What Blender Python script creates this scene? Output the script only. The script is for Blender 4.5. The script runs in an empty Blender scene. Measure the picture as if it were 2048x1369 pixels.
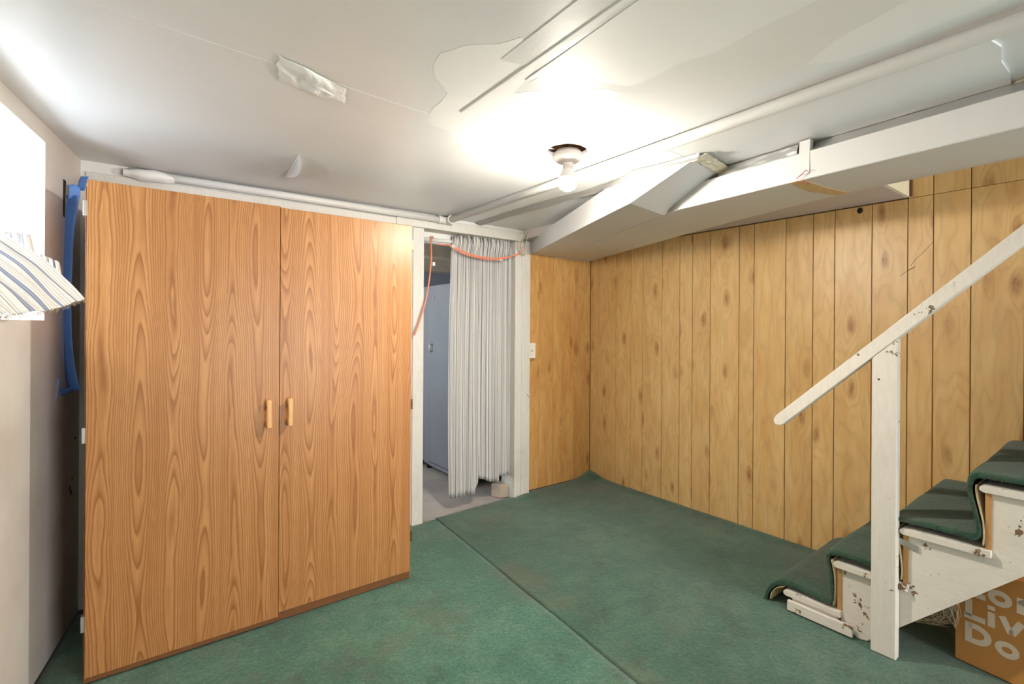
import bpy, bmesh, math, random
from mathutils import Vector, Matrix, noise
random.seed(7)
SC = bpy.context.scene
COL = SC.collection
PI = math.pi

# ------------------------------------------------------------------ camera
F_PX, V0, CAM_H, YAW, ROLL = 985.0, 655.0, 1.30, math.radians(37.0), 0.006
cd = bpy.data.cameras.new('camera')
cam = bpy.data.objects.new('camera', cd)
COL.objects.link(cam)
cd.sensor_fit = 'HORIZONTAL'; cd.sensor_width = 36.0
cd.lens = F_PX / 2048 * 36.0
cd.shift_y = (V0 - 684.5) / 2048
cd.clip_start = 0.02
fw = Vector((math.sin(YAW), math.cos(YAW), 0)); rt = Vector((math.cos(YAW), -math.sin(YAW), 0)); up = Vector((0, 0, 1))
cr, sr = math.cos(ROLL), math.sin(ROLL)
rc = rt * cr + up * sr; uc = up * cr - rt * sr
cam.matrix_world = Matrix(((rc.x, uc.x, -fw.x, 0), (rc.y, uc.y, -fw.y, 0), (rc.z, uc.z, -fw.z, CAM_H), (0, 0, 0, 1)))
SC.camera = cam

# ------------------------------------------------------------------ world, exposure, big lights
SC.view_settings.view_transform = 'Standard'
SC.view_settings.look = 'None'
SC.view_settings.gamma = 1.0
SC.view_settings.use_curve_mapping = False
SC.view_settings.exposure = 0.17
wd = bpy.data.worlds.new('world'); SC.world = wd; wd.use_nodes = True
wd.node_tree.nodes['Background'].inputs[0].default_value = (0.75, 0.85, 1.0, 1)
wd.node_tree.nodes['Background'].inputs[1].default_value = 0.3
BULB_STRENGTH = 1800.0
WINDOW_STRENGTH = 29.0
BACK_WINDOW_STRENGTH = 9.0

def area_light(name, loc, target, size, size_y, power, color):
    ld = bpy.data.lights.new(name, 'AREA'); ld.shape = 'RECTANGLE'
    ld.size = size; ld.size_y = size_y; ld.energy = power; ld.color = color
    o = bpy.data.objects.new(name, ld); COL.objects.link(o)
    o.location = loc
    o.rotation_euler = (Vector(target) - Vector(loc)).to_track_quat('-Z', 'Y').to_euler()
    return o
# added soft fill from behind the camera, brightens the room as a whole
area_light('rear_fill_light', (1.95, -3.35, 1.05), (1.30, 1.4, 1.75), 1.7, 1.5, 138, (0.97, 0.985, 1.0))

area_light('storage_fill_light', (1.0, 3.6, 1.3), (1.7, 4.4, 1.9), 0.5, 0.5, 5, (1.0, 0.93, 0.84))  # added warm fill, lifts the dark upper part of the storage room

# ------------------------------------------------------------------ material helpers
def srgb(r, g, b):
    f = lambda c: (c / 255 / 12.92) if c <= 10.3 else ((c / 255 + 0.055) / 1.055) ** 2.4
    return (f(r), f(g), f(b), 1.0)

class NT:
    def __init__(self, name, rough=0.5, spec=0.5):
        self.m = bpy.data.materials.new(name); self.m.use_nodes = True
        self.t = self.m.node_tree; self.b = self.t.nodes['Principled BSDF']
        self.b.inputs['Roughness'].default_value = rough
        self.b.inputs['Specular IOR Level'].default_value = spec
    def n(self, typ, **kw):
        nd = self.t.nodes.new(typ)
        for k, v in kw.items(): setattr(nd, k, v)
        return nd
    def set(self, sock, v):
        if hasattr(v, 'is_linked') or isinstance(v, bpy.types.NodeSocket): self.t.links.new(v, sock)
        else: sock.default_value = v
    def math(self, op, a, b=0.0, c=0.0, clamp=False):
        nd = self.n('ShaderNodeMath', operation=op); nd.use_clamp = clamp
        self.set(nd.inputs[0], a); self.set(nd.inputs[1], b); self.set(nd.inputs[2], c)
        return nd.outputs[0]
    def obj(self):
        return self.n('ShaderNodeTexCoord').outputs['Object']
    def uv(self):
        return self.n('ShaderNodeTexCoord').outputs['UV']
    def map(self, vec, scale=(1, 1, 1), loc=(0, 0, 0)):
        nd = self.n('ShaderNodeMapping')
        self.set(nd.inputs['Vector'], vec); nd.inputs['Scale'].default_value = scale
        self.set(nd.inputs['Location'], loc)
        return nd.outputs[0]
    def noise(self, vec, scale=1.0, detail=2.0, rough=0.5, dist=0.0):
        nd = self.n('ShaderNodeTexNoise'); self.set(nd.inputs['Vector'], vec)
        nd.inputs['Scale'].default_value = scale; nd.inputs['Detail'].default_value = detail
        nd.inputs['Roughness'].default_value = rough; nd.inputs['Distortion'].default_value = dist
        return nd.outputs[0]
    def vor(self, vec, scale=1.0, feature='F1', dims='3D'):
        nd = self.n('ShaderNodeTexVoronoi', feature=feature, voronoi_dimensions=dims); self.set(nd.inputs['Vector'], vec)
        nd.inputs['Scale'].default_value = scale
        return nd.outputs['Distance'], nd.outputs['Color']
    def sep(self, vec):
        nd = self.n('ShaderNodeSeparateXYZ'); self.set(nd.inputs[0], vec); return nd.outputs
    def comb(self, x=0.0, y=0.0, z=0.0):
        nd = self.n('ShaderNodeCombineXYZ')
        for s, v in zip(nd.inputs, (x, y, z)): self.set(s, v)
        return nd.outputs[0]
    def ramp(self, fac, stops, interp='LINEAR'):
        nd = self.n('ShaderNodeValToRGB'); cr_ = nd.color_ramp; cr_.interpolation = interp
        while len(cr_.elements) < len(stops): cr_.elements.new(0.5)
        for e, (p, c) in zip(cr_.elements, stops):
            e.position = p; e.color = c if len(c) == 4 else (*c, 1)
        self.set(nd.inputs[0], fac); return nd.outputs[0]
    def rng(self, v, a, b, c=0.0, d=1.0):
        nd = self.n('ShaderNodeMapRange'); self.set(nd.inputs[0], v)
        for i, x in enumerate((a, b, c, d)): nd.inputs[1 + i].default_value = x
        return nd.outputs[0]
    def mix(self, fac, a, b, mode='MIX'):
        nd = self.n('ShaderNodeMix', data_type='RGBA', blend_type=mode)
        self.set(nd.inputs[0], fac); self.set(nd.inputs[6], a); self.set(nd.inputs[7], b)
        return nd.outputs[2]
    def bump(self, h, strength=0.3, dist=0.002):
        nd = self.n('ShaderNodeBump'); nd.inputs['Strength'].default_value = strength
        nd.inputs['Distance'].default_value = dist; self.set(nd.inputs['Height'], h)
        self.t.links.new(nd.outputs[0], self.b.inputs['Normal'])
    def color(self, c): self.set(self.b.inputs['Base Color'], c)
    def rnd(self): return self.n('ShaderNodeObjectInfo').outputs['Random']

def m_paint(name, col, col2=None, rough=0.45, bump=0.25, scale=60, spec=0.4):
    t = NT(name, rough, spec); p = t.obj()
    big = t.noise(p, 1.7, 4, 0.6)
    c2 = col2 or tuple(c * 0.93 for c in col[:3]) + (1,)
    t.color(t.mix(t.rng(big, 0.35, 0.65), col, c2))
    h = t.math('ADD', t.noise(p, scale, 3, 0.6), t.math('MULTIPLY', t.noise(p, 7, 2), 2.0))
    t.bump(h, bump, 0.0015)
    return t.m

def m_plain(name, col, rough=0.5, metal=0.0, spec=0.5, var=0.06, scale=25):
    t = NT(name, rough, spec); p = t.obj()
    t.b.inputs['Metallic'].default_value = metal
    t.color(t.mix(t.noise(p, scale, 3), tuple(c * (1 - var) for c in col[:3]) + (1,), tuple(min(1, c * (1 + var)) for c in col[:3]) + (1,)))
    return t.m

def m_chipped(name, col, chip, thr=0.70, grain_axis='z'):
    t = NT(name, 0.55, 0.3); p = t.obj()
    sc_ = {'z': (26, 26, 5), 'y': (26, 5, 26)}[grain_axis]
    grain = t.noise(t.map(p, sc_), 3, 4, 0.6)
    base = t.mix(t.rng(grain, 0.3, 0.7), col, tuple(c * 0.92 for c in col[:3]) + (1,))
    dirt = t.noise(p, 4.5, 5, 0.7)
    base = t.mix(t.rng(dirt, 0.52, 0.75, 0, 0.35), base, srgb(186, 176, 160))
    big = t.noise(p, 13, 2, 0.5); fine = t.noise(p, 50, 4, 0.65)
    f = t.math('ADD', t.math('MULTIPLY', big, 0.55), t.math('MULTIPLY', fine, 0.45))
    mask = t.rng(f, thr - 0.06, thr - 0.05)
    t.color(t.mix(mask, base, chip))
    t.bump(t.math('SUBTRACT', grain, t.math('MULTIPLY', mask, 1.5)), 0.35, 0.0015)
    return t.m

def m_oak():
    t = NT('oak_laminate', 0.36, 0.28); p = t.obj()
    s = t.sep(p)
    x = t.math('ADD', s[0], t.math('MULTIPLY', s[1], 0.9))
    warp = t.noise(t.comb(t.math('MULTIPLY', x, 2.0), 0.0, t.math('MULTIPLY', s[2], 1.3)), 1.0, 2)
    xw = t.math('ADD', x, t.math('MULTIPLY', t.math('SUBTRACT', warp, 0.5), 0.07))
    # cathedral figure: contours of a slow field, steep between the columns and flat on their centre lines
    ph = t.math('MULTIPLY', t.math('ADD', xw, 0.055), 2 * PI / 0.205)
    wave = t.math('COSINE', ph)
    centre = t.rng(wave, -0.2, 1.0)
    a = t.noise(t.comb(t.math('MULTIPLY', xw, 4.0), 3.3, t.math('MULTIPLY', s[2], 1.0)), 1.0, 1.0, 0.4)
    b = t.noise(t.comb(t.math('MULTIPLY', xw, 20), 8.0, t.math('MULTIPLY', s[2], 4.5)), 1.0, 2, 0.5)
    f = t.math('ADD', t.math('MULTIPLY', a, 1.0), t.math('ADD', t.math('MULTIPLY', t.math('MULTIPLY', b, centre), 0.075), t.math('MULTIPLY', wave, 0.22)))
    saw = t.math('FRACT', t.math('MULTIPLY', f, 19.0))
    line = t.math('MULTIPLY', t.math('POWER', saw, 2.2), t.rng(saw, 0.88, 1.0, 1.0, 0.0))
    pores = t.noise(t.comb(t.math('MULTIPLY', x, 420), 0.0, t.math('MULTIPLY', s[2], 10)), 1.0, 2, 0.6)
    pm = t.rng(pores, 0.50, 0.70, 0, 0.55)
    streak = t.noise(t.comb(t.math('MULTIPLY', x, 38), 0.0, t.math('MULTIPLY', s[2], 0.5)), 1.0, 3, 0.6)
    light = t.mix(t.rng(streak, 0.3, 0.7), srgb(190, 140, 88), srgb(170, 117, 68))
    c = t.mix(t.math('MULTIPLY', line, 0.95), light, srgb(124, 72, 34))
    c = t.mix(pm, c, srgb(146, 92, 50))
    t.color(c)
    t.bump(t.math('SUBTRACT', 0.0, pm), 0.12, 0.0006)
    return t.m

def m_pine(name, axis, warm):
    t = NT(name, 0.38, 0.4); p = t.obj(); s = t.sep(p)
    r = t.math('MULTIPLY', t.rnd(), 57.0)
    x = s[1] if axis == 'y' else s[0]
    z = s[2]
    w = t.noise(t.comb(t.math('MULTIPLY', x, 7), r, t.math('MULTIPLY', z, 2.2)), 1.0, 2)
    xw = t.math('ADD', x, t.math('MULTIPLY', t.math('SUBTRACT', w, 0.5), 0.06))
    # knots
    kx = t.comb(t.math('ADD', t.math('MULTIPLY', xw, 8.0), t.math('MULTIPLY', r, 3.7)), t.math('ADD', t.math('MULTIPLY', z, 2.9), t.math('MULTIPLY', r, 1.9)), 0.0)
    kd, kc = t.vor(kx, 1.0, 'F1', '2D')
    ks = t.sep(kc)
    big = t.rng(ks[0], 0.55, 0.85, 0.0, 1.0)
    kk = t.math('MULTIPLY', t.rng(kd, 0.03, 0.22, 1.0, 0.0), big)
    kfine = t.noise(t.map(p, (90, 90, 30)), 1.0, 3, 0.7)
    kmask = t.math('MULTIPLY', t.math('MULTIPLY', kk, t.rng(kfine, 0.3, 0.65, 0.4, 1.0)), 1.0)
    a = t.noise(t.comb(t.math('MULTIPLY', xw, 8), r, t.math('MULTIPLY', z, 1.5)), 1.0, 2, 0.5)
    a2 = t.math('ADD', a, t.math('MULTIPLY', t.rng(kd, 0.0, 0.45, 1.0, 0.0), t.math('MULTIPLY', big, 0.28)))
    saw = t.math('FRACT', t.math('MULTIPLY', a2, 9.0))
    tri = t.math('ABSOLUTE', t.math('SUBTRACT', t.math('MULTIPLY', saw, 2.0), 1.0))
    cloud = t.noise(t.comb(t.math('MULTIPLY', x, 16), r, t.math('MULTIPLY', z, 3.0)), 1.0, 4, 0.6)
    lightc, midc, knot = warm
    c = t.mix(t.rng(cloud, 0.3, 0.72), lightc, midc)
    c = t.mix(t.math('MULTIPLY', t.math('POWER', tri, 2.4), 0.30), c, tuple(v * 0.62 for v in midc[:3]) + (1,))
    c = t.mix(kmask, c, knot)
    pv = t.math('MULTIPLY', t.math('SUBTRACT', t.rnd(), 0.5), 0.10)
    hs = t.n('ShaderNodeHueSaturation'); t.set(hs.inputs['Value'], t.math('ADD', 1.0, pv)); t.set(hs.inputs['Color'], c)
    t.color(hs.outputs[0])
    t.bump(cloud, 0.05, 0.001)
    return t.m

def m_carpet(name, ca, cb, worn):
    t = NT(name, 0.95, 0.08); p = t.obj()
    t.b.inputs['Sheen Weight'].default_value = 0.25
    t.b.inputs['Sheen Roughness'].default_value = 0.6
    big = t.noise(p, 1.6, 4, 0.6); mid = t.noise(p, 9, 4, 0.7); pile = t.noise(p, 170, 3, 0.75)
    c = t.mix(t.rng(big, 0.35, 0.65), ca, cb)
    wm = t.math('MULTIPLY', t.rng(t.math('ADD', t.math('MULTIPLY', big, 0.4), t.math('MULTIPLY', mid, 0.6)), 0.47, 0.62, 0, 1), 0.55)
    c = t.mix(wm, c, worn)
    dk = t.noise(t.map(p, (1, 1, 1), (5, 2, 0)), 5, 5, 0.7)
    c = t.mix(t.rng(dk, 0.50, 0.66, 0, 0.55), c, tuple(v * 0.45 for v in ca[:3]) + (1,))
    pile = t.math('ADD', t.math('MULTIPLY', pile, 0.55), t.math('MULTIPLY', t.noise(p, 75, 3, 0.7), 0.45))
    c = t.mix(t.rng(pile, 0.38, 0.60, 0.60, 0.0), c, tuple(v * 0.16 for v in ca[:3]) + (1,))
    c = t.mix(t.rng(pile, 0.55, 0.68, 0.0, 0.36), c, tuple(min(1, v * 2.6) for v in ca[:3]) + (1,))
    st_ = t.noise(t.map(p, (1, 1, 1), (9, 4, 2)), 2.6, 5, 0.65)
    c = t.mix(t.rng(st_, 0.52, 0.68, 0, 0.5), c, srgb(84, 86, 66))
    # lint
    ld, lc = t.vor(t.map(p, (1, 1.7, 1)), 26.0)
    ls = t.sep(lc)
    lint = t.math('MULTIPLY', t.rng(ld, 0.05, 0.075, 1, 0), t.math('MULTIPLY', t.rng(ls[0], 0.80, 0.84), t.rng(mid, 0.45, 0.6)))
    c = t.mix(t.math('MULTIPLY', lint, 0.75), c, srgb(190, 180, 160))
    t.color(c)
    h = t.math('ADD', t.math('MULTIPLY', pile, 1.0), t.math('MULTIPLY', t.noise(p, 45, 3, 0.6), 0.8))
    t.bump(h, 0.9, 0.006)
    return t.m

def m_stripes(name, stops, repeats, rough=0.85, weave=900):
    t = NT(name, rough, 0.15); u = t.sep(t.uv())
    fr = t.math('FRACT', t.math('MULTIPLY', u[0], repeats))
    c = t.ramp(fr, stops, 'CONSTANT')
    p = t.obj()
    nz = t.noise(p, weave * 0.3, 2)
    c = t.mix(t.rng(nz, 0.3, 0.7, 0, 0.16), c, srgb(120, 118, 112))
    t.color(c); t.bump(nz, 0.2, 0.0008)
    t.b.inputs['Subsurface Weight'].default_value = 0.0
    return t.m

def m_emit(name, col, strength):
    m = bpy.data.materials.new(name); m.use_nodes = True
    b = m.node_tree.nodes['Principled BSDF']
    b.inputs['Base Color'].default_value = (0.9, 0.9, 0.9, 1)
    b.inputs['Emission Color'].default_value = col; b.inputs['Emission Strength'].default_value = strength
    b.inputs['Roughness'].default_value = 0.3
    return m

def m_foil():
    t = NT('foil_tape', 0.32, 0.5); p = t.obj()
    t.b.inputs['Metallic'].default_value = 0.85
    t.color(srgb(214, 214, 212))
    t.bump(t.noise(t.map(p, (30, 12, 30)), 1.0, 5, 0.6, 0.8), 0.6, 0.004)
    return t.m

WHITE = srgb(232, 230, 224)
M = {}
M['ceiling'] = m_paint('ceiling_paint', srgb(226, 227, 227), srgb(220, 221, 220), 0.32, 0.30, 45, 0.5)
M['spackle'] = m_paint('spackle_white', srgb(234, 234, 232), srgb(230, 230, 228), 0.6, 0.35, 30)
M['wall'] = m_paint('wall_paint', srgb(232, 231, 228), srgb(224, 222, 218), 0.5, 0.35, 55)
M['left_wall'] = m_paint('left_wall_paint', srgb(226, 220, 212), srgb(206, 197, 188), 0.5, 0.4, 40)
M['trim'] = m_chipped('trim_paint', srgb(220, 217, 209), srgb(120, 110, 95), 0.80)
M['pipe'] = m_paint('pipe_paint', srgb(222, 221, 217), None, 0.38, 0.2, 80)
M['duct'] = m_paint('duct_paint', srgb(214, 213, 211), srgb(207, 206, 204), 0.42, 0.15, 25)
M['soffit'] = m_paint('soffit_paint', srgb(206, 198, 195), srgb(196, 186, 184), 0.6, 0.3, 40)
M['cream'] = m_plain('cream_board', srgb(226, 216, 186), 0.6)
M['foil'] = m_foil()
M['grey_foil'] = m_plain('grey_foil', srgb(168, 166, 162), 0.5, 0.5)
M['tan_tape'] = m_plain('tan_paper_tape', srgb(216, 206, 182), 0.5, var=0.15, scale=60)
M['card_tape'] = m_plain('stained_tape', srgb(214, 178, 128), 0.6, var=0.2, scale=50)
M['dark'] = m_plain('dark_void', srgb(38, 30, 24), 0.9, var=0.3)
M['brown_dark'] = m_plain('brown_core', srgb(96, 62, 34), 0.8, var=0.2)
M['oak'] = m_oak()
M['oak_edge'] = m_plain('oak_edge', srgb(132, 84, 46), 0.45, var=0.2, scale=40)
M['handle_oak'] = m_plain('handle_oak', srgb(208, 158, 98), 0.4, var=0.1, scale=60)
M['pine_r'] = m_pine('pine_panelling', 'y', (srgb(222, 188, 130), srgb(207, 163, 102), srgb(142, 90, 44)))
M['pine_b'] = m_pine('pine_panelling_back', 'x', (srgb(216, 174, 110), srgb(200, 146, 84), srgb(142, 86, 40)))
M['groove'] = m_plain('groove_brown', srgb(104, 70, 34), 0.8)
M['carpet_l'] = m_carpet('green_carpet_left', srgb(62, 112, 91), srgb(70, 122, 100), srgb(108, 144, 122))
M['carpet_r'] = m_carpet('green_carpet_right', srgb(48, 92, 72), srgb(60, 106, 84), srgb(98, 126, 102))
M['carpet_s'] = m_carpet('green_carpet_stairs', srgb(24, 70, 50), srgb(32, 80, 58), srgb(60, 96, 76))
M['backing'] = m_plain('carpet_backing', srgb(186, 166, 128), 0.9, var=0.15, scale=90)
M['concrete'] = m_paint('concrete', srgb(176, 168, 160), srgb(150, 144, 140), 0.75, 0.5, 50)
M['stair'] = m_chipped('stair_paint', srgb(218, 211, 199), srgb(118, 92, 68), 0.665, 'y')
M['post'] = m_chipped('post_paint', srgb(216, 210, 199), srgb(112, 96, 78), 0.685)
M['raw_wood'] = m_plain('raw_wood', srgb(178, 134, 84), 0.7, var=0.15, scale=30)
M['card'] = m_plain('cardboard', srgb(182, 128, 66), 0.8, var=0.05, scale=18)
M['card_print'] = m_plain('white_print', srgb(212, 196, 176), 0.7, var=0.03)
M['porcelain'] = m_plain('porcelain', srgb(226, 214, 206), 0.25, var=0.02)
M['bulb_body'] = m_plain('bulb_body', srgb(236, 230, 224), 0.35, var=0.02)
def m_bulb():
    # LED globe: the diffuser is brightest at its end and dim towards the base
    m = m_emit('bulb_glow', (1.0, 0.92, 0.81, 1), BULB_STRENGTH)
    nt = m.node_tree; b = nt.nodes['Principled BSDF']
    tc = nt.nodes.new('ShaderNodeTexCoord'); sp = nt.nodes.new('ShaderNodeSeparateXYZ'); mr = nt.nodes.new('ShaderNodeMapRange')
    nt.links.new(tc.outputs['Object'], sp.inputs[0]); nt.links.new(sp.outputs[2], mr.inputs[0])
    mr.inputs[1].default_value = -0.160; mr.inputs[2].default_value = -0.122
    mr.inputs[3].default_value = BULB_STRENGTH; mr.inputs[4].default_value = BULB_STRENGTH * 0.025
    nt.links.new(mr.outputs[0], b.inputs['Emission Strength'])
    return m
M['bulb'] = m_bulb()
M['metal'] = m_plain('steel', srgb(186, 184, 178), 0.45, 0.8)
M['bronze'] = m_plain('bronze_hinge', srgb(92, 76, 56), 0.4, 0.8)
M['tape_blue'] = m_plain('painters_tape_blue', srgb(104, 154, 236), 0.5, var=0.18, scale=14)
M['cord'] = m_plain('orange_cord', srgb(242, 142, 110), 0.45, var=0.06)
M['cable'] = m_plain('cream_cable', srgb(214, 206, 184), 0.5)
M['plastic'] = m_plain('white_plastic', srgb(236, 232, 222), 0.35, var=0.02)
M['cab_blue'] = m_paint('grey_blue_enamel', srgb(134, 138, 144), srgb(126, 130, 137), 0.35, 0.1, 30)
M['back_wall2'] = m_paint('storage_wall', srgb(168, 174, 184), srgb(154, 160, 170), 0.7, 0.4, 20)
M['beam'] = m_paint('storage_beam', srgb(206, 196, 178), srgb(176, 166, 150), 0.8, 0.4, 20)
M['pane'] = m_emit('daylight_pane', (0.80, 0.90, 1.0, 1), WINDOW_STRENGTH)
M['pane2'] = m_emit('storage_daylight_pane', (0.86, 0.93, 1.0, 1), BACK_WINDOW_STRENGTH)
M['fuzz'] = m_plain('fibre_fuzz', srgb(150, 132, 104), 0.9)
CR, BL, DK, TN = srgb(236, 235, 231), srgb(158, 164, 190), srgb(78, 76, 84), srgb(212, 206, 196)
M['ticking'] = m_stripes('ticking_cloth', [(0, CR), (0.14, DK), (0.165, BL), (0.31, DK), (0.335, CR), (0.44, TN), (0.50, CR), (0.60, TN), (0.66, CR), (0.78, DK), (0.80, CR), (0.86, TN), (0.90, CR)], 13)
M['ticking_door'] = m_stripes('ticking_door_cloth', [(0, srgb(230, 228, 222)), (0.16, srgb(146, 147, 156)), (0.34, srgb(228, 226, 220)), (0.44, srgb(176, 171, 164)), (0.55, srgb(230, 228, 222)), (0.68, srgb(128, 130, 142)), (0.80, srgb(226, 224, 218)), (0.90, srgb(186, 180, 172))], 24)

# ------------------------------------------------------------------ mesh helpers
class MB:
    def __init__(self): self.v = []; self.f = []; self.sm = []; self.uv = {}
    def add(self, vs, fs, smooth=False):
        o = len(self.v); self.v += [tuple(v) for v in vs]
        for f in fs: self.f.append(tuple(i + o for i in f)); self.sm.append(smooth)
        return o
    def box(self, x0, x1, y0, y1, z0, z1, bev=0.0, rot=None, pivot=None):
        bm = bmesh.new(); bmesh.ops.create_cube(bm, size=1.0)
        for v in bm.verts:
            v.co = Vector((x0 + (v.co.x + .5) * (x1 - x0), y0 + (v.co.y + .5) * (y1 - y0), z0 + (v.co.z + .5) * (z1 - z0)))
        if bev > 0: bmesh.ops.bevel(bm, geom=bm.edges[:], offset=bev, segments=2 if bev > 0.004 else 1, affect='EDGES', profile=0.6)
        self.frombm(bm, rot, pivot)
        return self
    def frombm(self, bm, rot=None, pivot=None, smooth=False):
        if rot is not None:
            pv = Vector(pivot or (0, 0, 0))
            for v in bm.verts: v.co = rot @ (v.co - pv) + pv
        bm.verts.index_update()
        self.add([v.co[:] for v in bm.verts], [[v.index for v in f.verts] for f in bm.faces], smooth)
        bm.free()
    def prism(self, pts, d, bev=0.0):
        """pts: list of 3D points (planar polygon), d: extrusion vector"""
        n = len(pts); d = Vector(d)
        vs = [Vector(p) for p in pts] + [Vector(p) + d for p in pts]
        bm = bmesh.new(); bv = [bm.verts.new(v) for v in vs]
        bm.faces.new(bv[:n]); bm.faces.new(bv[n:][::-1])
        for i in range(n): bm.faces.new((bv[i], bv[n + i], bv[n + (i + 1) % n], bv[(i + 1) % n]))
        bmesh.ops.recalc_face_normals(bm, faces=bm.faces[:])
        if bev > 0: bmesh.ops.bevel(bm, geom=bm.edges[:], offset=bev, segments=1, affect='EDGES')
        bmesh.ops.triangulate(bm, faces=[f for f in bm.faces if len(f.verts) > 4])
        self.frombm(bm); return self
    def tube(self, path, r, seg=8, caps=True):
        P = [Vector(p) for p in path]; rings = []; o = len(self.v)
        rr = r if isinstance(r, (list, tuple)) else [r] * len(P)
        prev = None
        for i, p in enumerate(P):
            t = (P[min(i + 1, len(P) - 1)] - P[max(i - 1, 0)]).normalized()
            if prev is None:
                a = Vector((0, 0, 1)) if abs(t.z) < 0.9 else Vector((1, 0, 0))
            else: a = prev
            n1 = (a - t * a.dot(t)).normalized(); prev = n1
            n2 = t.cross(n1)
            for k in range(seg):
                an = 2 * PI * k / seg
                self.v.append(tuple(p + (n1 * math.cos(an) + n2 * math.sin(an)) * rr[i]))
        for i in range(len(P) - 1):
            for k in range(seg):
                a = o + i * seg + k; b = o + i * seg + (k + 1) % seg
                self.f.append((a, b, b + seg, a + seg)); self.sm.append(True)
        if caps:
            self.f.append(tuple(o + k for k in range(seg))[::-1]); self.sm.append(False)
            e = o + (len(P) - 1) * seg
            self.f.append(tuple(e + k for k in range(seg))); self.sm.append(False)
        return self
    def lathe(self, cx, cy, prof, seg=32):
        o = len(self.v)
        for r, z in prof:
            for k in range(seg):
                an = 2 * PI * k / seg
                self.v.append((cx + r * math.cos(an), cy + r * math.sin(an), z))
        for i in range(len(prof) - 1):
            for k in range(seg):
                a = o + i * seg + k; b = o + i * seg + (k + 1) % seg
                self.f.append((a, b, b + seg, a + seg)); self.sm.append(True)
        return self
    def grid(self, fn, nu, nv, smooth=True, uvfn=None):
        o = len(self.v)
        for j in range(nv + 1):
            for i in range(nu + 1):
                self.v.append(tuple(fn(i / nu, j / nv)))
                if uvfn: self.uv[len(self.v) - 1] = uvfn(i / nu, j / nv)
        for j in range(nv):
            for i in range(nu):
                a = o + j * (nu + 1) + i
                self.f.append((a, a + 1, a + nu + 2, a + nu + 1)); self.sm.append(smooth)
        return self
    def build(self, name, mat, parent=None, kind=None):
        org = Vector((0, 0, 0))
        if parent is not None:
            org = parent.get('_o') and Vector(parent['_o']) or Vector((0, 0, 0))
        me = bpy.data.meshes.new(name)
        me.from_pydata([tuple(Vector(v) - org) for v in self.v], [], self.f)
        me.polygons.foreach_set('use_smooth', self.sm)
        if self.uv:
            uvl = me.uv_layers.new(name='uv')
            for l in me.loops: uvl.data[l.index].uv = self.uv.get(l.vertex_index, (0, 0))
        me.materials.append(mat); me.update()
        o = bpy.data.objects.new(name, me); COL.objects.link(o)
        if parent is not None: o.parent = parent
        o['_o'] = tuple(org)
        if kind: o['kind'] = kind
        return o

def thing(name, label, cat, loc, group=None):
    o = bpy.data.objects.new(name, None); COL.objects.link(o); o.location = loc; o.empty_display_size = 0.1
    o['_o'] = tuple(loc); o['label'] = label; o['category'] = cat
    if group: o['group'] = group
    return o
def tag(o, label, cat, group=None):
    o['label'] = label; o['category'] = cat
    if group: o['group'] = group
    return o
def struct(name, mb, mat): return mb.build(name, mat, None, 'structure')
def solid(o, t, off=0.0):
    m = o.modifiers.new('thickness', 'SOLIDIFY'); m.thickness = t; m.offset = off; return o
def smooth_path(pts, n=8):
    P = [Vector(p) for p in pts]; out = []
    for i in range(len(P) - 1):
        p0 = P[max(i - 1, 0)]; p1 = P[i]; p2 = P[i + 1]; p3 = P[min(i + 2, len(P) - 1)]
        for k in range(n):
            t = k / n
            out.append(0.5 * ((2 * p1) + (p2 - p0) * t + (2 * p0 - 5 * p1 + 4 * p2 - p3) * t * t + (3 * p1 - p0 - 3 * p2 + p3) * t ** 3))
    out.append(P[-1]); return out

CZ = 2.05            # ceiling
YB = 2.97            # back wall face
XR = 3.16            # face of the panelling on the right wall
def lwx(y): return -0.225 + 0.157 * (y - 2.95)     # left wall face, slightly out of square

# ------------------------------------------------------------------ floor, walls, ceiling
floor = struct('floor', MB().box(-1.7, 3.7, -3.62, 5.9, -0.12, -0.014), M['concrete'])

# left wall with deep window recess
RY0, RY1, RZ0, RZ1 = 1.05, 2.536, 1.315, 1.985
mb = MB()
def lw_block(y0, y1, z0, z1):
    mb.prism([(lwx(y0), y0, z0), (lwx(y1), y1, z0), (-1.7, y1, z0), (-1.7, y0, z0)], (0, 0, z1 - z0))
lw_block(-3.5, RY0, 0, 2.3); lw_block(RY0, RY1, 0, RZ0); lw_block(RY0, RY1, RZ1, 2.3); lw_block(RY1, 3.1, 0, 2.3)
wall_left = struct('wall_left', mb, M['left_wall'])
# gap broken in the corner of the left wall, and scuffs
MB().prism([(lwx(2.735) - 0.004, 2.735, 1.75), (lwx(2.75) - 0.004, 2.75, 1.745), (lwx(2.765) - 0.004, 2.765, 1.90), (lwx(2.735) - 0.004, 2.735, 1.90)], (0.006, 0, 0)).build('chase_gap', M['dark'], wall_left)
for (y, z, s) in ((2.83, 0.60, 0.012), (2.845, 0.575, 0.017), (2.86, 0.63, 0.008), (2.90, 0.80, 0.006)):
    b2 = MB(); b2.lathe(0, 0, [(0.0001, 0), (s * 0.6, 0.002), (s * 0.3, 0.006), (0.0001, 0.007)], 7)
    b2.v = [(lwx(y) + v[2], y + v[0], z + v[1] * 1.7) for v in b2.v]
    b2.build('plaster_chip', M['brown_dark'], wall_left)

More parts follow.
